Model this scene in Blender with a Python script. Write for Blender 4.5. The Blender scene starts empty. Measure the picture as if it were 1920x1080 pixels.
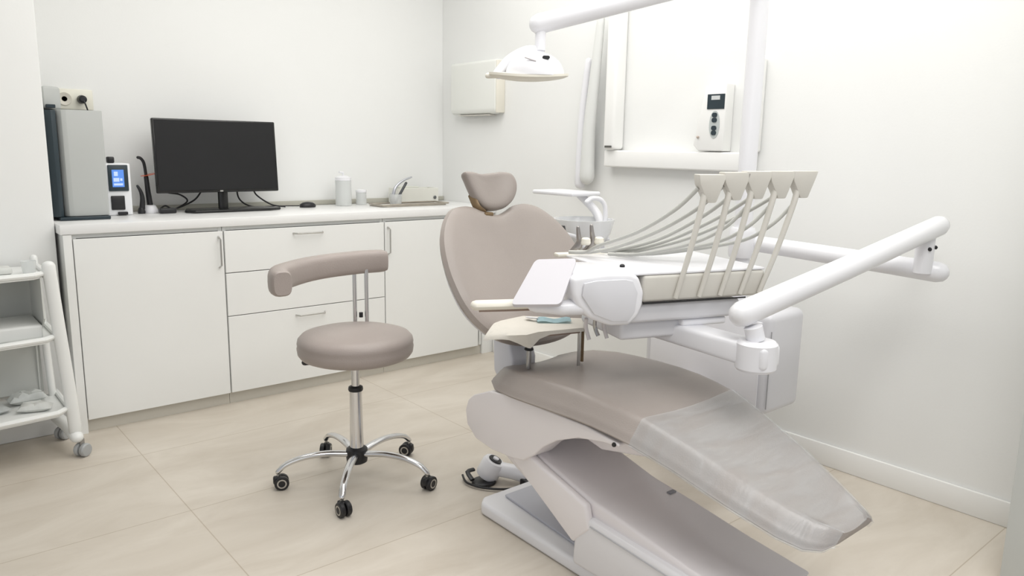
import bpy, bmesh, math, random
from math import sin, cos, pi, radians
from mathutils import Vector as V, Matrix

random.seed(4)
COL = bpy.context.scene.collection

# ------------------------------------------------------------------ materials
def mat(name, col, rough=.5, metal=0., spec=.5, coat=0., alpha=1., emis=None, estr=0., bump=0., bscale=50., var=0., vscale=3., trans=0.):
    m = bpy.data.materials.new(name); m.use_nodes = True
    nt = m.node_tree; b = nt.nodes['Principled BSDF']
    b.inputs['Base Color'].default_value = (*col, 1)
    b.inputs['Roughness'].default_value = rough
    b.inputs['Metallic'].default_value = metal
    b.inputs['Specular IOR Level'].default_value = spec
    b.inputs['Coat Weight'].default_value = coat
    b.inputs['Coat Roughness'].default_value = .15
    b.inputs['Alpha'].default_value = alpha
    b.inputs['Transmission Weight'].default_value = trans
    if emis:
        b.inputs['Emission Color'].default_value = (*emis, 1); b.inputs['Emission Strength'].default_value = estr
    tc = nt.nodes.new('ShaderNodeTexCoord')
    if var:
        n = nt.nodes.new('ShaderNodeTexNoise'); n.inputs['Scale'].default_value = vscale; n.inputs['Detail'].default_value = 5
        nt.links.new(tc.outputs['Object'], n.inputs['Vector'])
        r = nt.nodes.new('ShaderNodeMapRange'); r.inputs['From Min'].default_value = .3; r.inputs['From Max'].default_value = .7
        r.inputs['To Min'].default_value = 1 - var; r.inputs['To Max'].default_value = 1 + var * .5
        nt.links.new(n.outputs['Fac'], r.inputs['Value'])
        mx = nt.nodes.new('ShaderNodeVectorMath'); mx.operation = 'SCALE'; mx.inputs[0].default_value = col
        nt.links.new(r.outputs['Result'], mx.inputs['Scale']); nt.links.new(mx.outputs['Vector'], b.inputs['Base Color'])
    if bump:
        n = nt.nodes.new('ShaderNodeTexNoise'); n.inputs['Scale'].default_value = bscale; n.inputs['Detail'].default_value = 4
        nt.links.new(tc.outputs['Object'], n.inputs['Vector'])
        bp = nt.nodes.new('ShaderNodeBump'); bp.inputs['Strength'].default_value = bump; bp.inputs['Distance'].default_value = .01
        nt.links.new(n.outputs['Fac'], bp.inputs['Height']); nt.links.new(bp.outputs['Normal'], b.inputs['Normal'])
    return m

WALL = mat('wall_paint', (.86, .865, .85), .65, spec=.3, bump=.03, bscale=120, var=.015, vscale=1.2)
LAM = mat('white_laminate', (.88, .885, .865), .35, spec=.4, var=.01)
CARC = mat('carcass_white', (.78, .79, .77), .45, var=.01)
TOP = mat('worktop_white', (.88, .88, .87), .3, var=.01)
KICK = mat('plinth', (.64, .61, .54), .5, var=.05)
GAP = mat('shadow_gap', (.28, .28, .26), .7, var=.05)
BASEB = mat('baseboard_white', (.9, .9, .88), .4, var=.01)
PLA = mat('white_plastic', (.84, .84, .87), .3, coat=.3, var=.01)
PLB = mat('warm_white_plastic', (.86, .82, .825), .32, coat=.3, var=.015)
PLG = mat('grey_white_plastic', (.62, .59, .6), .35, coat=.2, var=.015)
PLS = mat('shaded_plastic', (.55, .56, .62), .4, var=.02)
CRM = mat('cream_plastic', (.62, .60, .55), .45, var=.03, vscale=15)
CRL = mat('light_cream', (.80, .77, .68), .5, var=.02)
HOSE = mat('hose_rubber', (.50, .50, .47), .4, var=.03)
LEA = mat('taupe_leather', (.375, .325, .300), .42, spec=.45, bump=.12, bscale=260, var=.05, vscale=5)
LEC = mat('taupe_leather_chair', (.345, .303, .278), .38, spec=.5, coat=.1, bump=.1, bscale=260, var=.06, vscale=3)
CHR = mat('chrome', (.72, .72, .73), .16, metal=1, var=.02)
ALU = mat('brushed_aluminium', (.55, .54, .52), .3, metal=1, var=.05)
BLK = mat('black_plastic', (.012, .012, .014), .4, var=.1)
SCR = mat('screen_black', (.016, .016, .017), .5, spec=.25, var=.05)
BEZ = mat('bezel_black', (.008, .008, .008), .25, var=.05)
GREY = mat('grey_casing', (.50, .515, .50), .5, var=.02)
DTEAL = mat('dark_teal', (.02, .035, .045), .35, var=.05)
BLUE = mat('blue_screen', (.08, .2, .55), .3, emis=(.12, .3, .85), estr=.45, var=.1, vscale=60)
ICON = mat('screen_icons', (.5, .6, .8), .3, emis=(.5, .65, .9), estr=.35, var=.05)
ORG = mat('orange_shield', (.85, .16, .06), .25, alpha=.75, var=.05)
IVORY = mat('ivory_socket', (.82, .80, .70), .4, var=.02)
BRN = mat('brown_hinge', (.22, .15, .08), .45, metal=.3, var=.15, vscale=30)
PINKB = mat('rim_brown', (.30, .22, .18), .5, var=.1)
CLOTH = mat('paper_drape', (.66, .63, .57), .8, bump=.2, bscale=60, var=.03, vscale=12)
MASK = mat('blue_fabric', (.62, .80, .84), .8, bump=.2, bscale=200, var=.05, vscale=25)
GLS = mat('clear_plastic', (.86, .88, .87), .12, alpha=.45, var=.02)
FILM = mat('protective_film', (.66, .69, .71), .22, spec=.7, coat=.5, alpha=.42, var=.05, vscale=9)
STEEL = mat('steel', (.42, .42, .42), .25, metal=1, var=.1)
PAPER = mat('packet_paper', (.70, .71, .68), .7, bump=.4, bscale=30, var=.06, vscale=18)
TYRE = mat('grey_castor', (.42, .43, .43), .4, var=.1)

def film_nodes():
    nt = FILM.node_tree; b = nt.nodes['Principled BSDF']
    tc = nt.nodes.new('ShaderNodeTexCoord'); mp = nt.nodes.new('ShaderNodeMapping'); mp.inputs['Scale'].default_value = (5, 26, 5)
    mp.inputs['Rotation'].default_value = (0, 0, .25)
    n = nt.nodes.new('ShaderNodeTexNoise'); n.inputs['Scale'].default_value = 1.; n.inputs['Detail'].default_value = 3; n.inputs['Distortion'].default_value = .6
    nt.links.new(tc.outputs['Object'], mp.inputs['Vector']); nt.links.new(mp.outputs['Vector'], n.inputs['Vector'])
    bp = nt.nodes.new('ShaderNodeBump'); bp.inputs['Strength'].default_value = .4; bp.inputs['Distance'].default_value = .014
    nt.links.new(n.outputs['Fac'], bp.inputs['Height']); nt.links.new(bp.outputs['Normal'], b.inputs['Normal'])
    r = nt.nodes.new('ShaderNodeMapRange'); r.inputs['From Min'].default_value = .35; r.inputs['From Max'].default_value = .65
    r.inputs['To Min'].default_value = .18; r.inputs['To Max'].default_value = .32
    nt.links.new(n.outputs['Fac'], r.inputs['Value']); nt.links.new(r.outputs['Result'], b.inputs['Alpha'])
film_nodes()

def floor_mat():
    m = bpy.data.materials.new('floor_tiles'); m.use_nodes = True
    nt = m.node_tree; b = nt.nodes['Principled BSDF']; N = nt.nodes.new; L = nt.links.new
    tc = N('ShaderNodeTexCoord'); mp = N('ShaderNodeMapping'); mp.inputs['Location'].default_value = (-.766, -2.668 + .633 * 5, 0)
    L(tc.outputs['Object'], mp.inputs['Vector'])
    br = N('ShaderNodeTexBrick'); br.offset = 0; br.squash = 1
    br.inputs['Scale'].default_value = 1; br.inputs['Brick Width'].default_value = 1.266; br.inputs['Row Height'].default_value = .633
    br.inputs['Mortar Size'].default_value = .0022; br.inputs['Mortar Smooth'].default_value = .3
    br.inputs['Color1'].default_value = (1, 1, 1, 1); br.inputs['Color2'].default_value = (.97, .97, .97, 1); br.inputs['Mortar'].default_value = (.74, .70, .65, 1)
    L(mp.outputs['Vector'], br.inputs['Vector'])
    m2 = N('ShaderNodeMapping'); m2.inputs['Scale'].default_value = (1., 2.6, 1); m2.inputs['Rotation'].default_value = (0, 0, .35)
    L(tc.outputs['Object'], m2.inputs['Vector'])
    n = N('ShaderNodeTexNoise'); n.inputs['Scale'].default_value = 1.6; n.inputs['Detail'].default_value = 9; n.inputs['Roughness'].default_value = .62; n.inputs['Distortion'].default_value = .8
    L(m2.outputs['Vector'], n.inputs['Vector'])
    cr = N('ShaderNodeValToRGB'); cr.color_ramp.elements[0].position = .32; cr.color_ramp.elements[0].color = (.575, .515, .435, 1)
    cr.color_ramp.elements[1].position = .68; cr.color_ramp.elements[1].color = (.70, .645, .565, 1)
    L(n.outputs['Fac'], cr.inputs['Fac'])
    mx = N('ShaderNodeMix'); mx.data_type = 'RGBA'; mx.blend_type = 'MULTIPLY'; mx.inputs[0].default_value = 1
    L(cr.outputs['Color'], mx.inputs[6]); L(br.outputs['Color'], mx.inputs[7]); L(mx.outputs[2], b.inputs['Base Color'])
    b.inputs['Roughness'].default_value = .42; b.inputs['Specular IOR Level'].default_value = .4
    return m
FLOOR = floor_mat()

# ------------------------------------------------------------------ helpers
def link(name, bm, m, parent=None, smooth=35, kind=None):
    bmesh.ops.recalc_face_normals(bm, faces=bm.faces[:])
    for f in bm.faces: f.smooth = True
    for e in bm.edges:
        e.smooth = not (len(e.link_faces) == 2 and e.calc_face_angle(0) > radians(smooth))
    me = bpy.data.meshes.new(name); bm.to_mesh(me); bm.free(); me.materials.append(m)
    o = bpy.data.objects.new(name, me); COL.objects.link(o)
    if parent is not None:
        o.parent = parent
        o.matrix_parent_inverse = Matrix.Translation(-parent.location)
    if kind: o['kind'] = kind
    return o
def thing(name, loc, label, cat, group=None):
    o = bpy.data.objects.new(name, None); o.empty_display_size = .05; o.location = loc; COL.objects.link(o)
    o['label'] = label; o['category'] = cat
    if group: o['group'] = group
    return o
def tag(o, label, cat, group=None):
    o['label'] = label; o['category'] = cat
    if group: o['group'] = group
    return o
def NB(): return bmesh.new()
def bev(bm, geom_edges, w, seg=3):
    if w > 0: bmesh.ops.bevel(bm, geom=geom_edges, offset=w, segments=seg, affect='EDGES', profile=.5, clamp_overlap=True)
def join(bm, b2):
    me = bpy.data.meshes.new('t'); b2.to_mesh(me); b2.free(); bm.from_mesh(me); bpy.data.meshes.remove(me); return bm
def box(x0, x1, y0, y1, z0, z1, b=.0, seg=3, M=None, bm=None):
    t = NB(); bmesh.ops.create_cube(t, size=1)
    for v in t.verts: v.co = V(((x0 + x1) / 2 + v.co.x * (x1 - x0), (y0 + y1) / 2 + v.co.y * (y1 - y0), (z0 + z1) / 2 + v.co.z * (z1 - z0)))
    bev(t, t.edges[:], b, seg)
    if M is not None: t.transform(M)
    return join(bm, t) if bm is not None else t
def prism(poly, a0, a1, axis='x', b=0., seg=3, M=None, bm=None):
    """polygon extruded along an axis; poly is (y,z) for x, (x,z) for y, (x,y) for z"""
    t = NB()
    def mk(p, a):
        return (a, p[0], p[1]) if axis == 'x' else ((p[0], a, p[1]) if axis == 'y' else (p[0], p[1], a))
    A = [t.verts.new(mk(p, a0)) for p in poly]; B = [t.verts.new(mk(p, a1)) for p in poly]
    t.faces.new(A); t.faces.new(B[::-1]); n = len(poly)
    for i in range(n): t.faces.new([A[i], B[i], B[(i + 1) % n], A[(i + 1) % n]])
    bmesh.ops.recalc_face_normals(t, faces=t.faces[:])
    bev(t, t.edges[:], b, seg)
    if M is not None: t.transform(M)
    return join(bm, t) if bm is not None else t
def lathe(prof, c=(0, 0, 0), n=32, M=None, bm=None, cap=True):
    t = NB(); R = []
    for r, z in prof: R.append([t.verts.new((r * cos(2 * pi * k / n), r * sin(2 * pi * k / n), z)) for k in range(n)])
    for i in range(len(R) - 1):
        for k in range(n): t.faces.new([R[i][k], R[i][(k + 1) % n], R[i + 1][(k + 1) % n], R[i + 1][k]])
    if cap: t.faces.new(R[0][::-1]); t.faces.new(R[-1])
    if M is not None: t.transform(M)
    t.transform(Matrix.Translation(V(c)))
    return join(bm, t) if bm is not None else t
def smoothpath(P, k=6):
    P = [V(p) for p in P]; out = []
    for i in range(len(P) - 1):
        p0 = P[max(i - 1, 0)]; p1 = P[i]; p2 = P[i + 1]; p3 = P[min(i + 2, len(P) - 1)]
        for j in range(k):
            t = j / k
            out.append(.5 * ((2 * p1) + (p2 - p0) * t + (2 * p0 - 5 * p1 + 4 * p2 - p3) * t * t + (3 * p1 - p0 - 3 * p2 + p3) * t ** 3))
    out.append(P[-1]); return out
def tube(P, r, n=14, r2=None, smooth=0, flat=None, rnd=False, bm=None):
    """tube through points; r..r2 taper; flat=(sx,sz) squashes the section; rnd rounds the ends"""
    P = smoothpath(P, smooth) if smooth else [V(p) for p in P]
    r2 = r if r2 is None else r2; rad = [r + (r2 - r) * i / (len(P) - 1) for i in range(len(P))]
    if rnd:
        d0 = (P[0] - P[1]).normalized(); d1 = (P[-1] - P[-2]).normalized(); pre = []; post = []
        for a in (80, 60, 35): pre.append((P[0] + d0 * r * sin(radians(a)), r * cos(radians(a)))); post.insert(0, (P[-1] + d1 * r2 * sin(radians(a)), r2 * cos(radians(a))))
        P = [p for p, _ in pre] + P + [p for p, _ in post]; rad = [q for _, q in pre] + rad + [q for _, q in post]
    t = NB(); R = []; up = V((0, 0, 1)); prev = None
    for i, p in enumerate(P):
        d = (P[min(i + 1, len(P) - 1)] - P[max(i - 1, 0)]).normalized()
        if prev is None:
            s = d.cross(up)
            if s.length < .05: s = V((1, 0, 0))
            s.normalize()
        else:
            s = prev - d * prev.dot(d); s.normalize()
        prev = s; w = s.cross(d); fs, fw = flat or (1, 1)
        R.append([t.verts.new(p + (s * cos(2 * pi * k / n) * fs + w * sin(2 * pi * k / n) * fw) * rad[i]) for k in range(n)])
    for i in range(len(R) - 1):
        for k in range(n): t.faces.new([R[i][k], R[i][(k + 1) % n], R[i + 1][(k + 1) % n], R[i + 1][k]])
    t.faces.new(R[0][::-1]); t.faces.new(R[-1])
    return join(bm, t) if bm is not None else t
def closed_spline(P, k=6):
    n = len(P); out = []
    for i in range(n):
        p0, p1, p2, p3 = [V((*P[(i + d) % n], 0)) for d in (-1, 0, 1, 2)]
        for j in range(k):
            t = j / k; q = .5 * ((2 * p1) + (p2 - p0) * t + (2 * p0 - 5 * p1 + 4 * p2 - p3) * t * t + (3 * p1 - p0 - 3 * p2 + p3) * t ** 3)
            out.append((q.x, q.y))
    return out
def pad(outline, c, th, M, dish=0., spline=6, wing=0.):
    """upholstered pad: outline in (u,v), thickness along local +w (front) ; M maps (u,v,w)"""
    O = closed_spline(outline, spline) if spline else outline
    t = NB(); S = [.0, .2, .4, .6, .75, .86, .93, .975, 1.]
    def ring(sc, w): return [t.verts.new((c[0] + (p[0] - c[0]) * sc, c[1] + (p[1] - c[1]) * sc, w + wing * ((p[0] - c[0]) * sc) ** 2)) for p in O]
    F = [ring(s, th / 2 * (1 - s ** 9) ** .5 * 1 - dish * (1 - s ** 2)) for s in S[1:]]
    B = [ring(s, -th / 2 * (1 - s ** 9) ** .5) for s in S[1:-1]]
    cf = t.verts.new((c[0], c[1], th / 2 - dish)); cb = t.verts.new((c[0], c[1], -th / 2)); n = len(O)
    for k in range(n):
        t.faces.new([cf, F[0][k], F[0][(k + 1) % n]]); t.faces.new([cb, B[0][(k + 1) % n], B[0][k]])
        for i in range(len(F) - 1): t.faces.new([F[i][k], F[i + 1][k], F[i + 1][(k + 1) % n], F[i][(k + 1) % n]])
        for i in range(len(B) - 1): t.faces.new([B[i][(k + 1) % n], B[i + 1][(k + 1) % n], B[i + 1][k], B[i][k]])
        t.faces.new([F[-1][k], B[-1][k], B[-1][(k + 1) % n], F[-1][(k + 1) % n]])
    t.transform(M); return t
def frame(o, e1, e2, e3):
    m = Matrix.Identity(4)
    for i, e in enumerate((e1, e2, e3)):
        for j in range(3): m[j][i] = e[j]
    for j in range(3): m[j][3] = o[j]
    return m
def sec_loft(sections, bm=None):
    """sections: lists of points of equal length"""
    t = NB(); R = [[t.verts.new(p) for p in s] for s in sections]; n = len(R[0])
    for i in range(len(R) - 1):
        for k in range(n): t.faces.new([R[i][k], R[i][(k + 1) % n], R[i + 1][(k + 1) % n], R[i + 1][k]])
    t.faces.new(R[0][::-1]); t.faces.new(R[-1])
    return join(bm, t) if bm is not None else t
def rrect(w, h, r, n=5):
    out = []
    for cx, cy, a in ((w / 2 - r, h / 2 - r, 0), (-w / 2 + r, h / 2 - r, 90), (-w / 2 + r, -h / 2 + r, 180), (w / 2 - r, -h / 2 + r, 270)):
        for k in range(n + 1): out.append((cx + r * cos(radians(a + 90 * k / n)), cy + r * sin(radians(a + 90 * k / n))))
    return out

# ================================================================== the room
XR, YB, H = 2.99, 4.28, 2.75
def struct(name, bm, m): return link(name, bm, m, kind='structure')
struct('floor', box(-2.6, XR + .12, -1.6, YB + .12, -.05, 0), FLOOR)
struct('ceiling', box(-2.6, XR + .12, -.4, YB + .12, H, H + .05), WALL)
struct('wall_back', box(.60, XR - .0005, YB + .0005, YB + .12, 0, H), WALL)
struct('wall_right', box(XR, XR + .12, -.4, YB + .12, 0, H), WALL)
struct('wall_left', box(-2.6, .598, 3.78, YB + .12, 0, H, .006, 2), WALL)
struct('wall_front', box(2.565, XR, .30, .66, 0, H, .004, 2), mat('jamb_painted_shade', (.62, .64, .62), .7, var=.02))  # darker than the walls: shade on the jamb is put into its colour
struct('baseboard_right', box(XR - .014, XR, .657, 3.70, 0, .095, .004, 2), BASEB)

# ================================================================== cabinets
YF = 3.72
HANDLE_R = .0045
def handle(x, z, L, vertical, parent):
    y = YF - .018; d = .028
    if vertical: P = [(x, y, z + L / 2), (x, y - d, z + L / 2 - .012), (x, y - d, z - L / 2 + .012), (x, y, z - L / 2)]
    else: P = [(x - L / 2, y, z), (x - L / 2 + .012, y - d, z), (x + L / 2 - .012, y - d, z), (x + L / 2, y, z)]
    link('handle', tube(P, HANDLE_R, 10), ALU, parent)
def front(name, x0, x1, z0, z1, parent): return link(name, box(x0, x1, YF - .018, YF, z0, z1, .0015, 1), LAM, parent)
def carcass(x0, x1, parent):
    b = box(x0, x0 + .018, YF + .002, YB, .06, .90, .001, 1)
    box(x1 - .018, x1, YF + .002, YB, .06, .90, .001, 1, bm=b)
    box(x0, x1, YF + .01, YB, .06, .078, bm=b); box(x0, x1, YF + .004, YB, .882, .90, bm=b); box(x0, x1, YB - .01, YB, .06, .9, bm=b)
    link('carcass', b, CARC, parent)
    link('plinth', box(x0, x1, YF + .012, YF + .03, 0, .06), KICK, parent)
t = thing('base_cabinet', (.96, 4, 0), 'white base cabinet with one wide door, left end of the counter', 'cabinet')
carcass(.648, 1.292, t); link('end_panel', box(.612, .646, YF - .018, YB, 0, .90, .001, 1), LAM, t)
d = front('door', .650, 1.290, .062, .880, t); handle(1.268, .78, .15, True, d)
t = thing('drawer_cabinet', (1.74, 4, 0), 'white cabinet with three stacked drawers in the middle of the counter', 'cabinet')
carcass(1.294, 2.188, t)
for z0, z1, hz in ((.674, .880, .857), (.457, .670, None), (.062, .453, .425)):
    d = front('drawer', 1.297, 2.186, z0, z1, t)
    if hz: handle(1.732, hz - .008, .165, False, d)
t = thing('base_cabinet', (2.55, 4, 0), 'white base cabinet with one door beside the room corner, behind the dental chair', 'cabinet')
carcass(2.190, 2.90, t)
d = front('door', 2.192, 2.86, .062, .880, t); handle(2.210, .775, .155, True, d)
link('filler_panel', box(2.903, 2.988, YF - .005, YB, .0, .90, .001, 1), LAM, t)
tag(link('worktop', box(.603, 2.988, YF - .022, YB, .9015, .944, .003, 2), TOP), 'long white worktop running along the three white cabinets', 'worktop')
tag(link('backsplash_strip', box(1.0, 2.988, YB - .018, YB, .9445, .972, .004, 2), mat('strip', (.45, .44, .38), .4, var=.05)), 'narrow grey strip along the rear edge of the worktop', 'strip')

ZT = .9445
# ------------------------------------------------------------------ steriliser tower
t = thing('equipment_cabinet', (.74, 4.05, ZT), 'tall light grey equipment tower with dark base beside the left wall corner', 'appliance')
poly = [(.662, 4.22), (.662, 3.945), (.668, 3.925), (.682, 3.905), (.70, 3.9), (.84, 3.9), (.845, 3.905), (.845, 4.22)]
link('casing', prism(poly, ZT + .018, 1.434, 'z', .002, 2), GREY, t)
link('base', box(.640, .846, 3.885, 4.22, ZT, ZT + .016, .004, 2), DTEAL, t)
link('side_panel', prism([(.622, 4.2), (.615, 3.91), (.64, 3.888), (.660, 3.9), (.660, 4.2)], ZT + .017, 1.43, 'z', .003, 2), DTEAL, t)
link('top_unit', prism([(.625, 4.20), (.625, 3.94), (.70, 3.99), (.71, 4.05), (.71, 4.20)], 1.4355, 1.535, 'z', .012, 3), GREY, t)
link('vent', box(.632, .668, 3.93, 3.945, 1.440, 1.455, .002, 1), DTEAL, t)

# ------------------------------------------------------------------ wall sockets
t = thing('socket_panel', (.80, YB, 1.49), 'ivory double wall socket above the grey equipment tower', 'socket')
link('plate', box(.722, .890, YB - .012, YB - .0005, 1.448, 1.545, .005, 2), IVORY, t)
RX = Matrix.Rotation(pi / 2, 4, 'X')
link('outlet', lathe([(.012, 0), (.021, .003), (.030, .005), (.031, 0)][::-1], (.766, YB - .012, 1.497), 28, RX), mat('outlet_shade', (.66, .63, .55), .5, var=.03), t)
t2 = thing('power_plug', (.838, YB - .03, 1.497), 'round black plug with a cord in the ivory wall socket', 'plug')
link('plug_body', lathe([(.019, 0), (.021, .01), (.018, .036), (.010, .042)], (.838, YB - .0125, 1.497), 24, RX), BLK, t2)
link('cord', tube([(.838, YB - .05, 1.495), (.846, YB - .06, 1.47), (.858, YB - .05, 1.42), (.868, YB - .035, 1.30), (.872, YB - .03, 1.1), (.872, YB - .03, .97)], .0035, 8, smooth=5), BLK, t2)

# ------------------------------------------------------------------ white apparatus with blue screen
t = thing('touchscreen_device', (.93, 4.1, ZT), 'small white device with a lit blue screen beside the grey tower', 'device')
b = box(.872, .985, 4.06, 4.20, ZT, 1.195, .008, 3); link('body', b, mat('device_white', (.85, .86, .88), .35, var=.01), t)
s = link('screen', box(.883, .972, 4.052, 4.060, 1.062, 1.188, .004, 2), DTEAL, t)
link('display', box(.899, .952, 4.0495, 4.0518, 1.082, 1.165, .001, 1), BLUE, s)
b = box(.908, .925, 4.0482, 4.0494, 1.135, 1.156); box(.905, .930, 4.0482, 4.0494, 1.108, 1.126, bm=b); box(.905, .945, 4.0482, 4.0494, 1.09, 1.1, bm=b); box(.934, .944, 4.0482, 4.0494, 1.112, 1.124, bm=b)
link('screen_icons', b, ICON, s)
link('chamber', box(.889, .950, 4.053, 4.0598, .972, 1.040, .004, 2), BLK, t)
link('foot_pad', box(.915, .958, 4.045, 4.0598, .948, .962, .002, 1), BLK, t)
link('knob', box(.895, .925, 4.09, 4.13, 1.1955, 1.226, .006, 2), BLK, t)

# ------------------------------------------------------------------ curing lights
t = thing('curing_light', (1.085, 4.15, ZT), 'black curing light with orange shield standing on a white charger', 'dental tool')
link('charger', lathe([(.036, 0), (.038, .006), (.034, .02), (.026, .036), (.018, .04)], (1.088, 4.15, ZT)), PLA, t)
link('handle', tube([(1.088, 4.15, .978), (1.082, 4.15, 1.05), (1.078, 4.15, 1.125)], .0145, 16, r2=.011, rnd=True), BLK, t)
link('light_guide', tube([(1.078, 4.15, 1.128), (1.075, 4.15, 1.17), (1.070, 4.15, 1.20), (1.058, 4.15, 1.218), (1.046, 4.15, 1.222)], .0075, 12, smooth=4, rnd=True), BLK, t)
link('shield', lathe([(.004, 0), (.040, .004), (.042, .006), (.004, .008)], (1.094, 4.15, 1.132), 28, Matrix.Rotation(radians(-12), 4, 'Y')), ORG, t)
t = thing('handpiece_holder', (1.035, 4.12, ZT), 'short curved black handpiece standing between white device and curing light', 'dental tool')
link('stand', lathe([(.017, 0), (.018, .01), (.012, .03)], (1.038, 4.12, ZT)), BLK, t)
link('handpiece', tube([(1.042, 4.12, .97), (1.046, 4.12, 1.02), (1.040, 4.12, 1.055), (1.027, 4.12, 1.082)], .014, 12, r2=.006, smooth=4, rnd=True), BLK, t)

# ------------------------------------------------------------------ monitor
t = thing('monitor', (1.42, 4.1, ZT), 'large black flat computer monitor standing on the white worktop', 'monitor')
Mm = Matrix.Translation(V((1.414, 4.065, 1.232))) @ Matrix.Rotation(radians(-4), 4, 'X')
link('screen_housing', box(-.315, .315, -.006, .022, -.186, .186, .006, 2, M=Mm), BEZ, t)
s = link('screen', box(-.306, .306, -.0075, -.0058, -.172, .178, .001, 1, M=Mm), SCR, t)
link('maker_mark', box(-.006, .010, -.0088, -.0062, -.183, -.176, M=Mm), ALU, t)
link('neck', tube([(1.44, 4.10, ZT + .015), (1.44, 4.10, 1.10)], .022, 16, flat=(1.2, .7)), BEZ, t)
link('base', prism([(1.225, 4.05), (1.26, 3.995), (1.66, 4.0), (1.735, 4.04), (1.675, 4.165), (1.27, 4.175)], ZT, ZT + .014, 'z', .005, 2), BEZ, t)
for pts, lab in (([(1.16, 4.235, ZT + .012), (1.17, 4.18, ZT + .03), (1.2, 4.17, ZT + .014), (1.25, 4.20, ZT + .02), (1.33, 4.2, ZT + .06), (1.36, 4.14, 1.08)], 'black cable looping under the left half of the monitor'),
                 ([(1.135, 4.16, ZT + .008), (1.20, 4.15, ZT + .012), (1.28, 4.18, ZT + .05), (1.25, 4.20, ZT + .085), (1.18, 4.2, ZT + .10), (1.15, 4.15, 1.08)], 'thin black cable curling up behind the monitor, left of its neck'),
                 ([(1.53, 4.14, 1.08), (1.56, 4.19, 1.00), (1.63, 4.20, ZT + .01), (1.74, 4.18, ZT + .006)], 'black cable dropping behind the monitor to the right of its neck'),
                 ([(1.62, 4.14, 1.08), (1.66, 4.2, 1.02), (1.73, 4.16, ZT + .02), (1.80, 4.13, ZT + .007)], 'black cable curving out from the lower right corner of the monitor')):
    tag(link('cable', tube(pts, .0045, 8, smooth=6), BLK), lab, 'cable')
tag(link('power_adapter', box(1.11, 1.19, 4.06, 4.10, ZT, ZT + .026, .006, 2, M=None), BLK), 'small black power adapter lying left of the monitor base', 'adapter')
t = thing('computer_mouse', (1.93, 4.15, ZT), 'black computer mouse lying right of the monitor on the worktop', 'mouse')
b = lathe([(.030, 0), (.032, .008), (.029, .018), (.020, .027), (.006, .031)], (0, 0, 0), 24); b.transform(Matrix.Translation(V((1.93, 4.12, ZT))) @ Matrix.Diagonal((1.55, 1., 1, 1)))
link('shell', b, BLK, t); link('wheel', box(1.955, 1.965, 4.117, 4.123, ZT + .022, ZT + .029, .001, 1), ALU, t)
tag(link('mouse_cable', tube([(1.885, 4.14, ZT + .008), (1.86, 4.2, ZT + .005), (1.80, 4.22, ZT + .005), (1.72, 4.225, ZT + .005)], .0028, 8, smooth=5), BLK), 'thin black cable leading from the mouse to the monitor', 'cable')

# ------------------------------------------------------------------ things at the right of the worktop
t = thing('clear_canister', (2.16, 4.13, ZT), 'tall clear plastic canister on the worktop right of the mouse', 'canister')
link('jar', lathe([(.046, 0), (.048, .004), (.048, .15), (.044, .15), (.044, .006), (.0, .006)][::-1], (2.165, 4.13, ZT), 28, cap=False), GLS, t)
link('lid', lathe([(.047, .1505), (.047, .168), (.02, .178)], (2.165, 4.13, ZT), 28), PLA, t)
link('spout', tube([(2.165, 4.13, ZT + .176), (2.165, 4.13, ZT + .195), (2.14, 4.13, ZT + .20)], .006, 10), PLA, t)
t = thing('dressing_jar', (2.32, 4.16, ZT), 'squat clear jar with a white lid beside the tall canister', 'jar')
link('jar', lathe([(.03, 0), (.032, .004), (.032, .075), (.029, .075), (.029, .006), (0, .006)][::-1], (2.30, 4.16, ZT), 24, cap=False), GLS, t)
link('lid', lathe([(.033, .0755), (.033, .088), (.01, .094)], (2.30, 4.16, ZT), 24), PLA, t)
t = thing('instrument_tray', (2.52, 3.98, ZT), 'oblong brownish tray on the worktop near the corner', 'tray')
tray_m = mat('tray_metal', (.42, .38, .32), .35, metal=.4, var=.12, vscale=20)
b = prism([(2.30, 3.93), (2.33, 3.90), (2.74, 3.90), (2.77, 3.93), (2.77, 4.06), (2.30, 4.06)], ZT, ZT + .004, 'z', .001, 1)
link('bottom', b, tray_m, t)
b = NB()
for a, c in (((2.30, 3.905), (2.77, 3.905)), ((2.30, 4.06), (2.77, 4.06)), ((2.30, 3.905), (2.30, 4.06)), ((2.77, 3.905), (2.77, 4.06))): tube([(a[0], a[1], ZT + .012), (c[0], c[1], ZT + .012)], .005, 8, bm=b, rnd=True)
link('rim', b, tray_m, t)
t = thing('steel_tool', (2.45, 4.0, ZT), 'pair of tilted grey dental tools in a clear cup on the tray', 'dental tool')
link('cup', lathe([(.035, .006), (.040, .07), (.037, .07), (.033, .01), (0, .01)][::-1], (2.44, 3.99, ZT), 24, cap=False), GLS, t)
link('dark_grip', tube([(2.435, 3.985, ZT + .02), (2.475, 3.99, ZT + .075), (2.515, 3.99, ZT + .135)], .008, 12, rnd=True), mat('dark_grip', (.06, .065, .07), .35, metal=.3, var=.1), t)
link('steel_grip', tube([(2.425, 4.0, ZT + .02), (2.44, 4.0, ZT + .10), (2.49, 4.0, ZT + .145), (2.56, 4.0, ZT + .17)], .012, 12, r2=.005, smooth=5, rnd=True), mat('satin', (.55, .56, .6), .3, metal=.7, var=.05), t)
t = thing('supply_box', (2.70, 4.13, ZT), 'cream open supply box with a dark clip, at the right end of the worktop', 'box')
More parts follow.
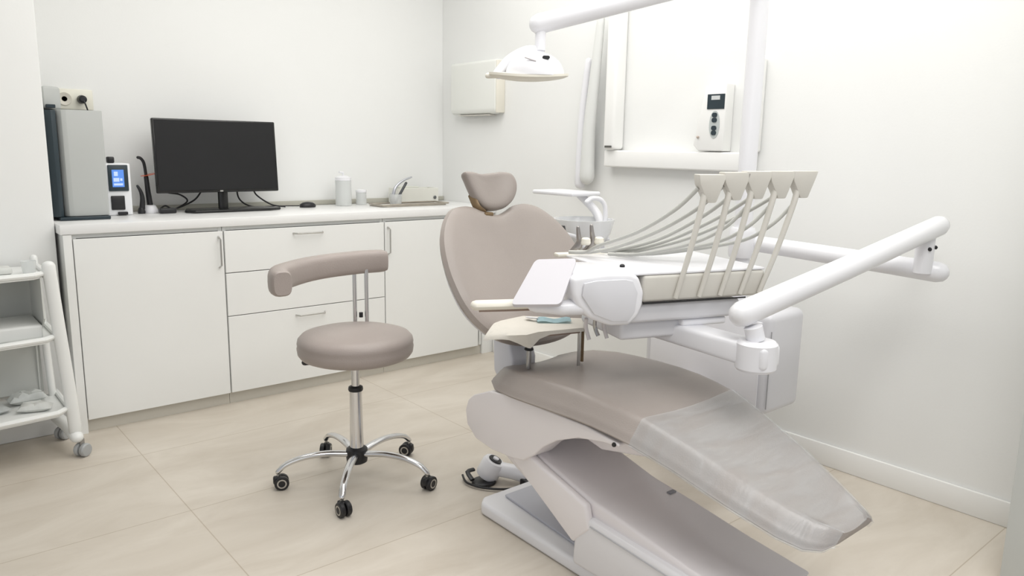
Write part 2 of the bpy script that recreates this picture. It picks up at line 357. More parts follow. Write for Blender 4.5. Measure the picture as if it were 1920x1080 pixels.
b = box(2.53, 2.83, 4.10, 4.112, ZT, ZT + .095, .002, 1); box(2.53, 2.83, 4.21, 4.222, ZT, ZT + .095, .002, 1, bm=b); box(2.53, 2.542, 4.11, 4.212, ZT, ZT + .095, bm=b); box(2.818, 2.83, 4.11, 4.212, ZT, ZT + .095, bm=b); box(2.53, 2.83, 4.10, 4.22, ZT, ZT + .006, bm=b)
link('case', b, mat('cream_case', (.76, .76, .70), .5, var=.02), t)
link('clip', lathe([(.010, 0), (.011, .006), (.006, .010)], (2.80, 4.0995, ZT + .035), 16, RX), mat('clip', (.12, .13, .13), .4, var=.1), t)
link('contents', box(2.56, 2.70, 4.13, 4.19, ZT + .0065, ZT + .105, .004, 2), mat('box_contents', (.68, .69, .62), .6, var=.03), t)

# ------------------------------------------------------------------ paper towel dispenser
t = thing('towel_dispenser', (XR, 3.8, 1.5), 'white paper towel dispenser on the wall left of the lamp', 'dispenser')
b = prism([(XR - .001, 1.53), (XR - .001, 1.822), (2.93, 1.822), (2.918, 1.81), (2.918, 1.53), (2.926, 1.51), (2.95, 1.502)], 3.635, 4.09, 'y', .012, 3)
link('cover', b, mat('dispenser_white', (.83, .84, .80), .4, var=.01), t)
link('side_cap', box(2.922, XR - .001, 3.628, 3.6345, 1.51, 1.815, .003, 2), CRL, t)
link('paper_slot', box(2.93, 2.975, 3.70, 4.02, 1.495, 1.5015, .001, 1), CRM, t)

# ================================================================== x-ray unit and control panel on the wall
t = thing('xray_arm_unit', (XR, 2.4, 1.2), 'white wall-mounted folding x-ray arm with a long horizontal bracket', 'x-ray unit')
link('bracket', box(2.93, XR - .001, 1.88, 2.745, 1.215, 1.30, .008, 3), BASEB, t)
link('upright', box(2.905, XR - .001, 2.66, 2.735, 1.302, 2.06, .018, 4), BASEB, t)
link('folded_arm', tube([(2.93, 2.86, 1.16), (2.925, 2.85, 1.40), (2.92, 2.815, 1.70), (2.92, 2.79, 1.95)], .044, 18, r2=.022, smooth=5, rnd=True, flat=(.8, 1)), mat('arm_grey', (.74, .75, .73), .4, var=.01), t)
link('arm_cover', tube([(2.945, 2.925, 1.12), (2.945, 2.92, 1.45), (2.94, 2.885, 1.75)], .030, 16, r2=.02, smooth=4, rnd=True), PLA, t)
link('label_plate', box(2.901, 2.9045, 2.67, 2.715, 1.312, 1.322), mat('plate_dark', (.1, .1, .09), .5, var=.1), t)
t = thing('xray_control_box', (XR, 2.1, 1.3), 'white wall control box with a black display and grey button strip', 'control box')
b = prism([(2.155, 1.315), (2.185, 1.303), (2.022, 1.303), (2.022, 1.60), (2.06, 1.615), (2.12, 1.60), (2.165, 1.36)][::-1] if False else [(2.022, 1.303), (2.155, 1.303), (2.185, 1.33), (2.135, 1.585), (2.11, 1.60), (2.022, 1.60)], 2.925, XR - .001, 'x', .006, 3)
link('casing', b, BASEB, t)
s = link('display', box(2.9215, 2.9245, 2.026, 2.117, 1.488, 1.553, .001, 1), DTEAL, t)
b = box(2.9203, 2.9213, 2.05, 2.095, 1.528, 1.546); link('readout', b, mat('readout', (.6, .62, .62), .4, var=.03), s)
s = link('button_strip', prism([(2.073 + .027 * x, 1.42 + .06 * z) for x, z in rrect(2, 2, .95, 8)], 2.9225, 2.9245, 'x'), mat('strip_grey', (.50, .54, .53), .5, var=.03), t)
for i, z in enumerate((1.462, 1.440, 1.405, 1.384)): link('button', prism([(2.073 + x, z + q) for x, q in rrect(.026, .020, .009, 4)], 2.919, 2.9222, 'x'), DTEAL, s)
link('key_switch', lathe([(.006, 0), (.006, .006), (.003, .008)], (2.9245, 2.157, 1.365), 14, Matrix.Rotation(-pi / 2, 4, 'Y')), mat('key', (.5, .42, .36), .5, var=.05), t)
tag(link('wall_cable_cover', box(2.955, XR - .001, 1.868, 1.925, 1.302, 1.70, .010, 3), BASEB), 'narrow white upright cover on the wall right of the control box', 'cover')

# ================================================================== stool
SX, SY = 1.362, 2.535
t = thing('dental_stool', (SX, SY, 0), 'taupe round stool on five chrome legs with castors and a curved armrest', 'stool')
link('seat', lathe([(.150, .478), (.188, .480), (.207, .488), (.217, .502), (.220, .522), (.217, .535), (.219, .541), (.216, .556), (.203, .570), (.172, .579), (.10, .584), (.02, .585)], (SX + .005, SY, .022), 56), LEA, t)
link('seat_plate', box(SX - .08, SX + .08, SY - .08, SY + .08, .478, .4995, .004, 2), BLK, t)
l = link('lever', tube([(SX - .03, SY + .02, .488), (SX - .135, SY + .085, .486)], .006, 10), CHR, t)
link('lever_knob', tube([(SX - .135, SY + .085, .486), (SX - .160, SY + .098, .484)], .012, 12, rnd=True), BLK, l)
link('gas_piston', tube([(SX, SY, .36), (SX, SY, .48)], .0155, 20), CHR, t)
link('collar', lathe([(.027, 0), (.029, .006), (.027, .016), (.018, .020)], (SX, SY, .367), 24), BLK, t)
link('column', tube([(SX, SY, .139), (SX, SY, .3665)], .0265, 24, r2=.0235), CHR, t)
link('hub', lathe([(.030, .072), (.040, .078), (.043, .105), (.041, .130), (.030, .138)], (SX, SY, 0), 24), BLK, t)
for k in range(5):
    a = radians(-129 + 72 * k)
    def Q(r, z, s=0): return (SX + r * cos(a) - s * sin(a), SY + r * sin(a) + s * cos(a), z)
    lg = link('leg', tube([Q(.036, .112), Q(.12, .122), Q(.20, .117), Q(.265, .098), Q(.298, .072)], .0165, 14, r2=.0125, smooth=5, flat=(1, .75), rnd=True), CHR, t)
    ca = a + radians(40 + 35 * k)
    c = V(Q(.298, .028))
    dx, dy = cos(ca), sin(ca)
    b = tube([(c.x, c.y, .05), (c.x, c.y, .068)], .006, 10)
    link('castor_stem', b, STEEL, lg)
    for sgn in (-1, 1):
        M0 = Matrix.Translation(V((c.x + dx * .011, c.y + dy * .011, .0275))) @ Matrix.Rotation(ca, 4, 'Z') @ Matrix.Rotation(pi / 2, 4, 'X')
        w = lathe([(.012, -.009), (.025, -.009), (.0275, -.006), (.0275, .006), (.025, .009), (.012, .009)]); w.transform(M0 @ Matrix.Translation(V((0, 0, sgn * .0125)))); link('wheel', w, BLK, lg)
        w = lathe([(.013, -.0006), (.018, -.0006), (.018, .0006), (.013, .0006), (.013, -.0006)], cap=False); w.transform(M0 @ Matrix.Translation(V((0, 0, sgn * .0222)))); link('wheel_ring', w, ALU, lg)
    link('castor_hood', box(-.020, .014, -.0115, .0115, .022, .053, .007, 3, M=Matrix.Translation(V((c.x, c.y, 0))) @ Matrix.Rotation(ca, 4, 'Z')), BLK, lg)
link('backrest_post', tube([(SX + .10, SY + .178, .47), (SX + .10, SY + .178, .81)], .0085, 12), CHR, t)
link('backrest_post', tube([(SX + .14, SY + .153, .47), (SX + .14, SY + .153, .81)], .0085, 12), CHR, t)
link('post_bracket', tube([(SX + .02, SY + .05, .468), (SX + .10, SY + .178, .468), (SX + .14, SY + .153, .470)], .011, 10), CHR, t)
link('bracket_knob', lathe([(.008, 0), (.008, .02)], (SX + .12, SY + .165, .612), 12), BLK, t)
# curved padded armrest: centre line and section
AR = [(1.045, 2.44, .832), (1.05, 2.49, .832), (1.085, 2.555, .833), (1.155, 2.625, .831), (1.24, 2.67, .834), (1.33, 2.695, .836), (1.42, 2.71, .836), (1.50, 2.715, .836), (1.60, 2.70, .836)]
def ribbon(P, w, h, p=3.2, k=5, n=22):
    P = smoothpath(P, k); secs = []; N = len(P)
    for i, q in enumerate(P):
        d = (P[min(i + 1, N - 1)] - P[max(i - 1, 0)]).normalized(); s = d.cross(V((0, 0, 1))).normalized(); u = s.cross(d)
        e = min(i, N - 1 - i); sc = {0: .86, 1: .97}.get(e, 1.)
        secs.append([q + s * w * sc * math.copysign(abs(cos(a)) ** (2 / p), cos(a)) + u * h * sc * math.copysign(abs(sin(a)) ** (2 / p), sin(a)) for a in [2 * pi * j / n for j in range(n)]])
    return sec_loft(secs)
link('armrest', ribbon(AR, .036, .046), LEA, t)

# ================================================================== trolley on the left
t = thing('trolley', (.25, 3.5, 0), 'white wheeled trolley with three shelves, cut off by the left picture edge', 'trolley')
tm = mat('trolley_white', (.84, .85, .83), .35, var=.01)
def shelf(z, xr, parent, lip=.02):
    o = [(-.35, 3.46), (-.05, 3.40), (.25, 3.385), (xr - .05, 3.415), (xr, 3.47), (xr, 3.74), (-.35, 3.74)]
    b = prism(o, z - .012, z, 'z', .004, 2)
    for i in (0, 1, 2, 3, 4): tube([(*o[i], z + lip * .3), (*o[(i + 1) % 7], z + lip * .3)], .011, 8, bm=b, rnd=True)
    return link('shelf', b, tm, parent)
shelf(.775, .505, t); shelf(.515, .522, t); shelf(.205, .540, t)
link('back_panel', box(-.35, .495, 3.742, 3.75, .22, .77, .002, 1), mat('trolley_back', (.60, .61, .58), .5, var=.02), t)
link('bin', box(-.35, .475, 3.46, 3.70, .5155, .575, .012, 3), mat('bin_white', (.74, .75, .73), .4, var=.02), t)
link('side_panel', prism([(3.735, .23), (3.735, .77), (3.44, .77), (3.44, .60), (3.60, .50), (3.72, .44)], .478, .484, 'x'), mat('trolley_grey', (.66, .67, .64), .5, var=.02), t)
link('upright', tube([(.512, 3.45, .81), (.528, 3.45, .55), (.545, 3.455, .30), (.556, 3.46, .11)], .019, 14, smooth=5, rnd=True, flat=(1, 1.3)), tm, t)
link('upright', tube([(.500, 3.71, .81), (.512, 3.71, .5), (.525, 3.71, .11)], .015, 12, smooth=5, rnd=True), tm, t)
link('foot_bar', tube([(.556, 3.445, .085), (.545, 3.55, .10), (.53, 3.72, .10)], .026, 14, flat=(1, .9), rnd=True), tm, t)
for (x, y) in ((.572, 3.44), (.545, 3.70)):
    c = link('castor', tube([(x, y, .045), (x, y, .075)], .010, 10), STEEL, t)
    b = NB()
    for sg in (-1, 1):
        w = lathe([(.010, -.009), (.026, -.009), (.028, -.005), (.028, .006), (.024, .011), (.012, .012)], (0, 0, 0), 24)
        w.transform(Matrix.Translation(V((x, y, .028))) @ Matrix.Rotation(radians(35), 4, 'Z') @ Matrix.Rotation(pi / 2 * sg, 4, 'X') @ Matrix.Translation(V((0, 0, .014)))); join(b, w)
    link('wheel', b, TYRE, c)
def packet(cx, cy, z, w, d, rz, name, label, m=PAPER, g='sealed packets on the bottom shelf of the trolley', h=.012):
    b = NB(); n = 9; gr = []
    for s in (1, -1):
        rows = []
        for i in range(n):
            rows.append([b.verts.new(((i / (n - 1) - .5) * w, (j / (n - 1) - .5) * d, h * .5 + s * (h * .5 * (1 - (2 * i / (n - 1) - 1) ** 4) * (1 - (2 * j / (n - 1) - 1) ** 4) + .0004) + (random.random() * h * .35 if s > 0 and 0 < i < n - 1 and 0 < j < n - 1 else 0))) for j in range(n)])
        for i in range(n - 1):
            for j in range(n - 1): b.faces.new([rows[i][j], rows[i + 1][j], rows[i + 1][j + 1], rows[i][j + 1]])
        gr.append(rows)
    edge = lambda r: [r[i][0] for i in range(n)] + [r[n - 1][j] for j in range(1, n)] + [r[i][n - 1] for i in range(n - 2, -1, -1)] + [r[0][j] for j in range(n - 2, 0, -1)]
    A, B = edge(gr[0]), edge(gr[1])
    for i in range(len(A)): b.faces.new([A[i], B[i], B[(i + 1) % len(A)], A[(i + 1) % len(A)]])
    b.transform(Matrix.Translation(V((cx, cy, z))) @ Matrix.Rotation(rz, 4, 'Z'))
    o = link(name, b, m); tag(o, label, 'packet', g); return o
packet(.27, 3.57, .206, .15, .10, .3, 'sterile_packet', 'crumpled translucent packet lying leftmost on the trolley bottom shelf', mat('packet_grey', (.52, .54, .53), .4, var=.12, vscale=30), h=.03)
packet(.430, 3.52, .206, .12, .07, -.3, 'sterile_packet', 'white crumpled packet near the upright on the trolley bottom shelf', h=.03)
packet(.42, 3.655, .206, .14, .08, .1, 'sterile_packet', 'grey crumpled packet at the back of the trolley bottom shelf', mat('packet_mid', (.60, .62, .60), .4, var=.12, vscale=30), h=.04)
t = thing('clear_cup', (.46, 3.53, .776), 'small clear cup standing on the top shelf of the trolley', 'cup')
link('cup_wall', lathe([(.022, 0), (.028, .05), (.026, .05), (.020, .003), (0, .003)][::-1], (.455, 3.52, .776), 20, cap=False), GLS, t)
t = thing('gauze_stack', (.36, 3.58, .776), 'low stack of white gauze on the top shelf of the trolley', 'gauze')
link('gauze', box(.30, .40, 3.53, 3.62, .776, .80, .006, 2), PAPER, t)

# ================================================================== dental chair
CX = 1.785
t = CH = thing('dental_chair', (CX, 1.3, 0), 'taupe dental chair with white base, backrest and headrest in the room centre', 'dental chair')
# --- floor plate
plate = [(1.565, 2.0), (1.60, 2.035), (1.95, 2.035), (1.99, 2.0), (2.0, 1.2), (2.0, .5), (1.50, .5), (1.545, 1.2)]
link('floor_plate', prism(plate, 0, .048, 'z', .014, 4), PLA, t)
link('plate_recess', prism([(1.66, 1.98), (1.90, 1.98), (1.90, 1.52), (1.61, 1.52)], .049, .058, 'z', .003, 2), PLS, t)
# --- tower at the foot end
tow = [(1.505, .05), (1.50, .14), (1.48, .205), (1.45, .222), (1.1, .196), (.85, .150), (.5, .12), (.5, .05)]
link('base_housing', prism(tow, 1.53, 1.87, 'x', .016, 4), mat('base_white', (.80, .79, .81), .32, coat=.3, var=.015), t)
link('housing_groove', tube([(1.529, 1.43, .203), (1.529, 1.1, .176), (1.529, .85, .13)], .0022, 6), mat('groove', (.5, .5, .52), .5, var=.05), t)
# --- lifting arm (slopes up from the tower to the seat)
def slab(side, x0, x1, b=.014): return prism(side, x0, x1, 'x', b, 4)
link('lift_arm', slab([(1.86, .385), (1.90, .35), (1.86, .275), (1.50, .115), (1.40, .10), (1.0, .10), (.9, .188), (1.10, .2135), (1.30, .247), (1.45, .268), (1.70, .335)], 1.555, 1.845, .012), mat('arm_taupe_white', (.83, .79, .80), .3, coat=.3, var=.015), t)
link('arm_side_cover', slab([(1.80, .372), (1.83, .35), (1.78, .285), (1.50, .122), (1.43, .19), (1.45, .262), (1.65, .318)], 1.527, 1.5545, .010), PLB, t)
link('arm_bolt', box(1.80, 1.83, 1.35, 1.365, .254, .259, .001, 1), mat('bolt_grey', (.3, .3, .33), .4, var=.05), t)
# --- seat shell
sh = [(1.985, .465), (2.015, .44), (2.03, .40), (2.02, .35), (1.97, .312), (1.88, .300), (1.78, .305), (1.72, .316), (1.67, .35), (1.63, .39), (1.57, .43), (1.48, .467), (1.38, .486), (1.32, .490), (1.32, .500), (1.45, .514), (1.64, .514), (1.80, .515), (1.90, .500)]
link('seat_shell', prism(sh, 1.515, 1.60, 'x', .022, 5), PLB, t)
link('seat_shell', prism([(y, z) for y, z in sh], 1.97, 2.055, 'x', .022, 5), PLB, t)
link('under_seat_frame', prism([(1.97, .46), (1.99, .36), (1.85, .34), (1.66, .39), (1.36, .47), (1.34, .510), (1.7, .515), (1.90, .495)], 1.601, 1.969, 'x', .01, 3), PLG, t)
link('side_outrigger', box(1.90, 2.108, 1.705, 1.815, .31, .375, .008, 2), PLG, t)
link('hinge_plate', prism([(1.62, .418), (1.50, .392), (1.33, .425), (1.29, .455), (1.30, .498), (1.45, .475), (1.55, .452)], 1.64, 1.86, 'x', .008, 3), PLB, t)
link('hinge_gap', tube([(1.605, 1.575, .428), (1.605, 1.50, .456), (1.605, 1.42, .468)], .006, 8, smooth=4), BLK, t)
for p in ((1.513, 1.335, .494), (1.862, 1.30, .430)): link('screw', lathe([(.006, -.004), (.007, .0), (.005, .004)], p, 10, Matrix.Rotation(pi / 2, 4, 'Y')), BLK, t)
# --- seat and leg cushion
def zc(y):  # (half width, bottom, top)
    K = [(1.965, .17, .520, .540), (1.94, .220, .512, .550), (1.88, .255, .505, .563), (1.80, .272, .506, .574), (1.64, .278, .513, .583), (1.45, .274, .519, .583), (1.30, .262, .505, .566), (1.15, .236, .468, .522), (1.0, .206, .418, .470), (.88, .172, .377, .428), (.82, .148, .363, .408), (.785, .120, .366, .400), (.772, .09, .377, .392)]
    for i in range(len(K) - 1):
        a, b = K[i], K[i + 1]
        if y <= a[0] and y >= b[0]:
            f = (a[0] - y) / (a[0] - b[0]); return [a[j] + (b[j] - a[j]) * f for j in (1, 2, 3)]
    return K[-1][1:]
def sect(y, grow=0., xc=CX, n=40):
    """cushion section: narrow underside, thin rim, broad sloping flank, slightly dished top (40 points)"""
    w, zb, zt = zc(y); w += grow + .008; zb -= grow; zt += grow + .006; h = zt - zb
    ins = min(.048, w * .30)
    half = [(0, zt - .008), (w * .3, zt - .006), (w * .55, zt - .001), (w - ins * 1.45, zt + .002), (w - ins * 1.15, zt + .001), (w - ins, zt - .004), (w - ins * .82, zt - h * .18),
            (w - ins * .6, zt - h * .36), (w - ins * .38, zt - h * .52), (w - ins * .18, zt - h * .66), (w - .005, zt - h * .78), (w, zt - h * .85), (w - .001, zt - h * .91), (w - .006, zb + .004),
            (w - .016, zb + .001), (w - .03, zb), (w * .75, zb), (w * .6, zb), (w * .4, zb), (w * .2, zb), (0, zb)]
    R_ = [(xc + x, y, z) for x, z in half]; L_ = [(xc - x, y, z) for x, z in half[1:-1]]
    return R_ + L_[::-1]
ys = [1.965, 1.955, 1.94, 1.91, 1.88, 1.85, 1.78, 1.7, 1.6, 1.5, 1.42, 1.35, 1.28, 1.21, 1.15, 1.08, 1.0, .94, .88, .85, .82, .80, .785, .772]
def xcen(y): return CX if y > 1.3 else CX - (1.3 - y) * .022
link('seat', sec_loft([sect(y, 0, xcen(y)) for y in ys]), LEC, t, smooth=50)
# --- backrest
rc = radians(34)
up = V((0, sin(rc), cos(rc))); nf = V((0, -cos(rc), sin(rc)))
MB = frame(V((CX, 2.225, 1.06)), V((1, 0, 0)), up, nf)
half = [(.045, .000), (.10, .024), (.155, .028), (.21, .008), (.262, -.045), (.298, -.11), (.318, -.19), (.322, -.27), (.308, -.36), (.268, -.435), (.20, -.495), (.105, -.528), (0, -.537)]
outl = [(0, -.012)] + half + [(-u, v) for u, v in half[-2::-1]]
link('backrest', pad(outl, (0, -.25), .075, MB, dish=.022, spline=4, wing=.25), LEC, t)
MBs = frame(V((CX, 2.225, 1.06)) - nf * .052, V((1, 0, 0)), up, nf)
link('backrest_shell', pad([(u * .88, (v + .25) * .9 - .25) for u, v in outl], (0, -.25), .045, MBs, spline=4, wing=.2), PLA, t)
link('back_bracket', prism([(2.03, .68), (2.10, .68), (2.09, .50), (2.03, .42), (1.98, .46), (1.98, .56)], 1.685, 1.80, 'x', .012, 3), mat('bracket_blue_white', (.74, .75, .80), .35, coat=.2, var=.02), t)
# --- headrest
h2 = [(.03, .150), (.075, .152), (.115, .140), (.130, .105), (.122, .06), (.095, .02), (.055, -.004), (0, -.012)]
h2 = [(u, v * .9) for u, v in h2]
ho = [(-.04, .131)] + h2 + [(-.05, -.004), (-.086, .025), (-.106, .065), (-.120, .105), (-.127, .132), (-.09, .137)]
rh = radians(22); uph = V((0, sin(rh), cos(rh))); nh = V((0, -cos(rh), sin(rh)))
hr = link('headrest', pad([(u * .92, v) for u, v in ho], (0, .08), .06, frame(V((CX - .005, 2.225, 1.078)), V((1, 0, 0)), uph, nh), dish=.006, spline=4, wing=1.6), LEC, t)
link('headrest_bracket', tube([(CX - .02, 2.275, 1.02), (CX - .05, 2.225, 1.062), (CX - .085, 2.215, 1.085), (CX - .085, 2.25, 1.13)], .016, 12, smooth=4, flat=(1, .5)), BRN, t)
link('headrest_bracket_end', box(CX - .065, CX - .025, 2.19, 2.235, 1.052, 1.066, .004, 2), BRN, t)
# --- transparent film over the foot end (lies on the chair)
fs = [sect(y, .004, xcen(y)) for y in [1.285, 1.27, 1.24, 1.21, 1.18, 1.15, 1.11, 1.08, 1.04, 1.0, .97, .94, .91, .88, .85, .82, .80, .785, .775, .768]]
b = NB(); Rr = [[b.verts.new((p[0], p[1], p[2] + (random.random() - .5) * .0006)) for p in s_] for s_ in fs]
for i in range(len(Rr) - 1):
    for k in range(40):
        if 15 <= k <= 24: continue
        b.faces.new([Rr[i][k], Rr[i][(k + 1) % 40], Rr[i + 1][(k + 1) % 40], Rr[i + 1][k]])
for v in [v for v in b.verts if not v.link_faces]: b.verts.remove(v)
tag(link('protective_cover', b, FILM), 'clear plastic film wrapped over the foot end of the dental chair', 'cover')

# ================================================================== foot control
t = thing('foot_control', (1.76, 2.2, 0), 'white round foot control with a wire hoop on the floor left of the chair base', 'foot control')
link('base', prism([(1.735 + .050 * cos(a), 2.20 + .045 * sin(a)) for a in [2 * pi * k / 24 for k in range(24)]], 0, .012, 'z', .003, 2), BLK, t)
Mf = Matrix.Rotation(radians(18), 4, 'Y') @ Matrix.Rotation(radians(20), 4, 'X')
link('body', lathe([(.044, -.008), (.047, 0), (.047, .055), (.041, .066), (.030, .068)], (1.765, 2.215, .026), 28, Mf), PLA, t)
link('dial', lathe([(.012, .069), (.014, .073), (.026, .073), (.028, .069)], (1.765, 2.215, .026), 28, Mf), BLK, t)
link('dial_centre', lathe([(.012, .069), (.012, .078), (.006, .079)], (1.765, 2.215, .026), 20, Mf), PLA, t)
link('neck', tube([(1.79, 2.19, .05), (1.83, 2.13, .045), (1.86, 2.09, .035)], .03, 14, smooth=3, rnd=True), PLA, t)
link('hoop', tube([(1.845, 2.06, .02), (1.80, 2.065, .012), (1.74, 2.10, .010), (1.69, 2.16, .010), (1.67, 2.225, .012), (1.69, 2.28, .018)], .0045, 10, smooth=6), BLK, t)
link('pedal_lever', tube([(1.69, 2.215, .02), (1.70, 2.26, .035), (1.735, 2.265, .035)], .010, 10, smooth=3, flat=(1, .6)), BLK, t)
link('rear_bracket', box(1.825, 1.89, 2.045, 2.09, .004, .035, .006, 2), BLK, t)

HOLD = (2.20, 2.29, .955)
# ================================================================== water unit with post and spittoon
t = thing('water_unit', (2.54, 1.7, 0), 'white box-shaped water unit beside the dental chair, carrying the tall post and spittoon', 'dental unit')
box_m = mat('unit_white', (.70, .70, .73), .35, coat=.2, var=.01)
link('housing', box(2.45, 2.69, 1.435, 2.02, .335, .722, .030, 5), box_m, t)
link('side_door', box(2.4425, 2.4495, 1.47, 1.98, .36, .690, .003, 2), PLA, t)
link('seam', box(2.4545, 2.457, 1.434, 1.4375, .365, .66), mat('seam_grey', (.38, .38, .40), .5, var=.05), t)
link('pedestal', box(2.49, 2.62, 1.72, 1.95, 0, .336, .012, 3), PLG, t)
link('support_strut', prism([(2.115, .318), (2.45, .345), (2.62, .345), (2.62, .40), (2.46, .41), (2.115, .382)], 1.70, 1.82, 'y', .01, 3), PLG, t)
link('post', tube([(2.57, 1.66, .7225), (2.57, 1.66, 2.02)], .034, 24), PLA, t)
link('post_collar', lathe([(.046, 0), (.05, .01), (.05, .10), (.044, .115)], (2.57, 1.66, .90), 28), PLA, t)
link('spittoon_column', prism([(2.44, .722), (2.44, .86), (2.46, .90), (2.58, .90), (2.60, .86), (2.60, .722)], 2.03 - .02, 2.50, 'y', .03, 4) if False else box(2.44, 2.60, 2.03, 2.42, .60, .86, .04, 4), PLA, t)
bw = link('spittoon_bowl', lathe([(.05, .845), (.09, .87), (.125, .92), (.14, .975), (.142, .985), (.132, .985), (.115, .93), (.08, .885), (.02, .868), (0, .867)][::-1], (2.52, 2.47, 0), 40, cap=False), mat('bowl', (.80, .81, .82), .15, alpha=.95, coat=.5, var=.01), t)
link('cup_filler', tube([(2.60, 2.42, .86), (2.61, 2.42, 1.02), (2.59, 2.43, 1.07), (2.54, 2.44, 1.08), (2.51, 2.445, 1.065)], .011, 12, smooth=5, rnd=True), PLA, t)
link('instrument_rest', box(2.47, 2.66, 2.50, 2.78, 1.085, 1.105, .008, 3), PLA, t)
link('rest_arm', tube([(2.60, 2.40, .88), (2.64, 2.50, 1.0), (2.62, 2.60, 1.085)], .02, 14, smooth=5), PLA, t)
link('cup_holder', lathe([(.020, 0), (.022, .012), (.018, .03)], HOLD, 18), BLK, t)
link('holder_arm', tube([(2.46, 2.40, .86), (2.44, 2.42, .905), (HOLD[0], HOLD[1], HOLD[2])], .009, 10, smooth=3), PLA, t)
link('suction_hose', tube([(HOLD[0], HOLD[1], HOLD[2] - .01), (2.36, 2.4, .78), (2.36, 2.2, .65), (2.45, 2.05, .62)], .010, 10, smooth=5), HOSE, t)

# ================================================================== operating lamp
t = thing('operating_lamp', (2.57, 1.66, 2.03), 'white dental operating lamp on a long slanting arm above the backrest', 'lamp')
link('arm', tube([(2.57, 1.60, 1.965), (2.2, 1.866, 1.842), (1.885, 2.105, 1.737)], .0325, 22, r2=.035, rnd=True), PLA, t)
link('arm_joint', lathe([(.040, 0), (.045, .01), (.045, .10), (.035, .12)], (2.57, 1.66, 2.021), 24), PLA, t)
link('swivel', tube([(1.89, 2.10, 1.712), (1.888, 2.098, 1.645)], .019, 16), PLA, t)
hd = link('lamp_yoke', tube([(1.89, 2.10, 1.640), (1.85, 2.125, 1.642), (1.80, 2.16, 1.61), (1.765, 2.185, 1.56)], .016, 14, smooth=6, flat=(1, 1.2), rnd=True), PLA, t)
cxy = V((1.838, 2.10, 1.548)); ea = V((.795, -.607, 0)); eb = V((.607, .795, 0))
def dome():
    secs = []; b = NB(); R = []
    for i in range(9):
        f = i / 8; z = .085 * f; r = (1 - f ** 2.2) ** .5
        R.append([b.verts.new(cxy + ea * (.105 * max(r, .18) * cos(a) + .022) + eb * .085 * max(r, .18) * sin(a) + V((0, 0, z + .005))) for a in [2 * pi * k / 28 for k in range(28)]])
    for i in range(8):
        for k in range(28): b.faces.new([R[i][k], R[i][(k + 1) % 28], R[i + 1][(k + 1) % 28], R[i + 1][k]])
    b.faces.new(R[0][::-1]); b.faces.new(R[-1]); return b
link('lamp_head', dome(), PLA, t)
b = NB(); R = []
for f, z in ((0, 0), (.5, -.002), (.9, 0), (1, .004), (1, .012), (.6, .012), (0, .012)):
    R.append([b.verts.new(cxy + ea * .142 * max(f, .02) * cos(a) + eb * .085 * max(f, .02) * sin(a) + V((0, 0, z - .008 + .012 * (max(f, .02) * cos(a)) ** 2))) for a in [2 * pi * k / 40 for k in range(40)]])
for i in range(6):
    for k in range(40): b.faces.new([R[i][k], R[i][(k + 1) % 40], R[i + 1][(k + 1) % 40], R[i + 1][k]])
link('reflector', b, CRL, t)
link('handle', tube([cxy - ea * .145 + V((0, 0, .004)), cxy - ea * .05 + V((0, 0, .010))], .010, 12, rnd=True), CRL, t)
q = cxy + ea * .055 - eb * .062 + V((0, 0, .064))
link('badge', prism([(x, z) for x, z in rrect(.026, .012, .0058, 4)], -.003, .003, 'y', M=frame(q, ea, eb, V((0, 0, 1)))), BLK, t)
b = NB()
for o_ in (0, 1): tube([cxy - ea * (.02 - .03 * o_) - eb * (.070 - .004 * o_) + V((0, 0, .062 - .022 * o_)), cxy + ea * (.02 + .01 * o_) - eb * .074 + V((0, 0, .050 - .02 * o_))], .003, 8, bm=b)
link('trim_lines', b, PLG, t)

# ================================================================== delivery unit (instrument console on a double arm)
A0 = V((1.683, 1.400, 0)); E1 = V((.945, -.327, 0)); E2 = V((.327, .945, 0)); UZ = V((0, 0, 1))
MD = frame(A0, E1, E2, UZ)
def W(a, b, z): return A0 + E1 * a + E2 * b + UZ * z
t = thing('delivery_unit', (1.85, 1.45, 0), 'white instrument delivery console with five grey whip hoses, on a folding arm over the chair', 'delivery unit')
link('console', box(.0, .43, .0, .40, .866, .945, .010, 3, M=MD), CRM, t)
link('console_edge', box(.0, .36, -.003, -.0005, .8615, .8657, M=MD), BLK, t)
link('console_top', box(-.06, .43, .004, .41, .9455, .953, .003, 2, M=MD), PLA, t)
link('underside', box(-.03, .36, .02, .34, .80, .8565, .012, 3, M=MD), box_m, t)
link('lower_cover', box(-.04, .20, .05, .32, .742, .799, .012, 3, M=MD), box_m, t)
cap = [(-.235, .952), (-.232, .90), (-.215, .868), (-.175, .832), (-.11, .806), (-.045, .803), (-.018, .830), (-.004, .862), (-.002, .90), (-.02, .945), (-.05, .957), (-.12, .960)]
link('end_cap', prism(cap, -.012, .22, 'y', .014, 4, M=MD), PLA, t)
inn = [(-.200, .935), (-.205, .90), (-.165, .845), (-.105, .820), (-.055, .818), (-.035, .845), (-.028, .90), (-.045, .935), (-.07, .941), (-.16, .941)]
link('cap_panel', prism(inn, -.0185, -.0125, 'y', .004, 2, M=MD), box_m, t)
link('side_bracket', tube([W(-.19, .02, .862), W(-.25, .02, .862), W(-.32, .04, .868)], .030, 16, r2=.024, flat=(1, .8), rnd=True), PLA, t)
# handle
link('handle', tube([W(-.475, .10, .866), W(-.40, .085, .867), W(-.30, .06, .870)], .0165, 14, flat=(1.6, .85), rnd=True), CRL, t)
link('handle_trim', tube([W(-.470, .09, .852), W(-.36, .07, .852), W(-.27, .05, .855)], .0035, 8), PINKB, t)
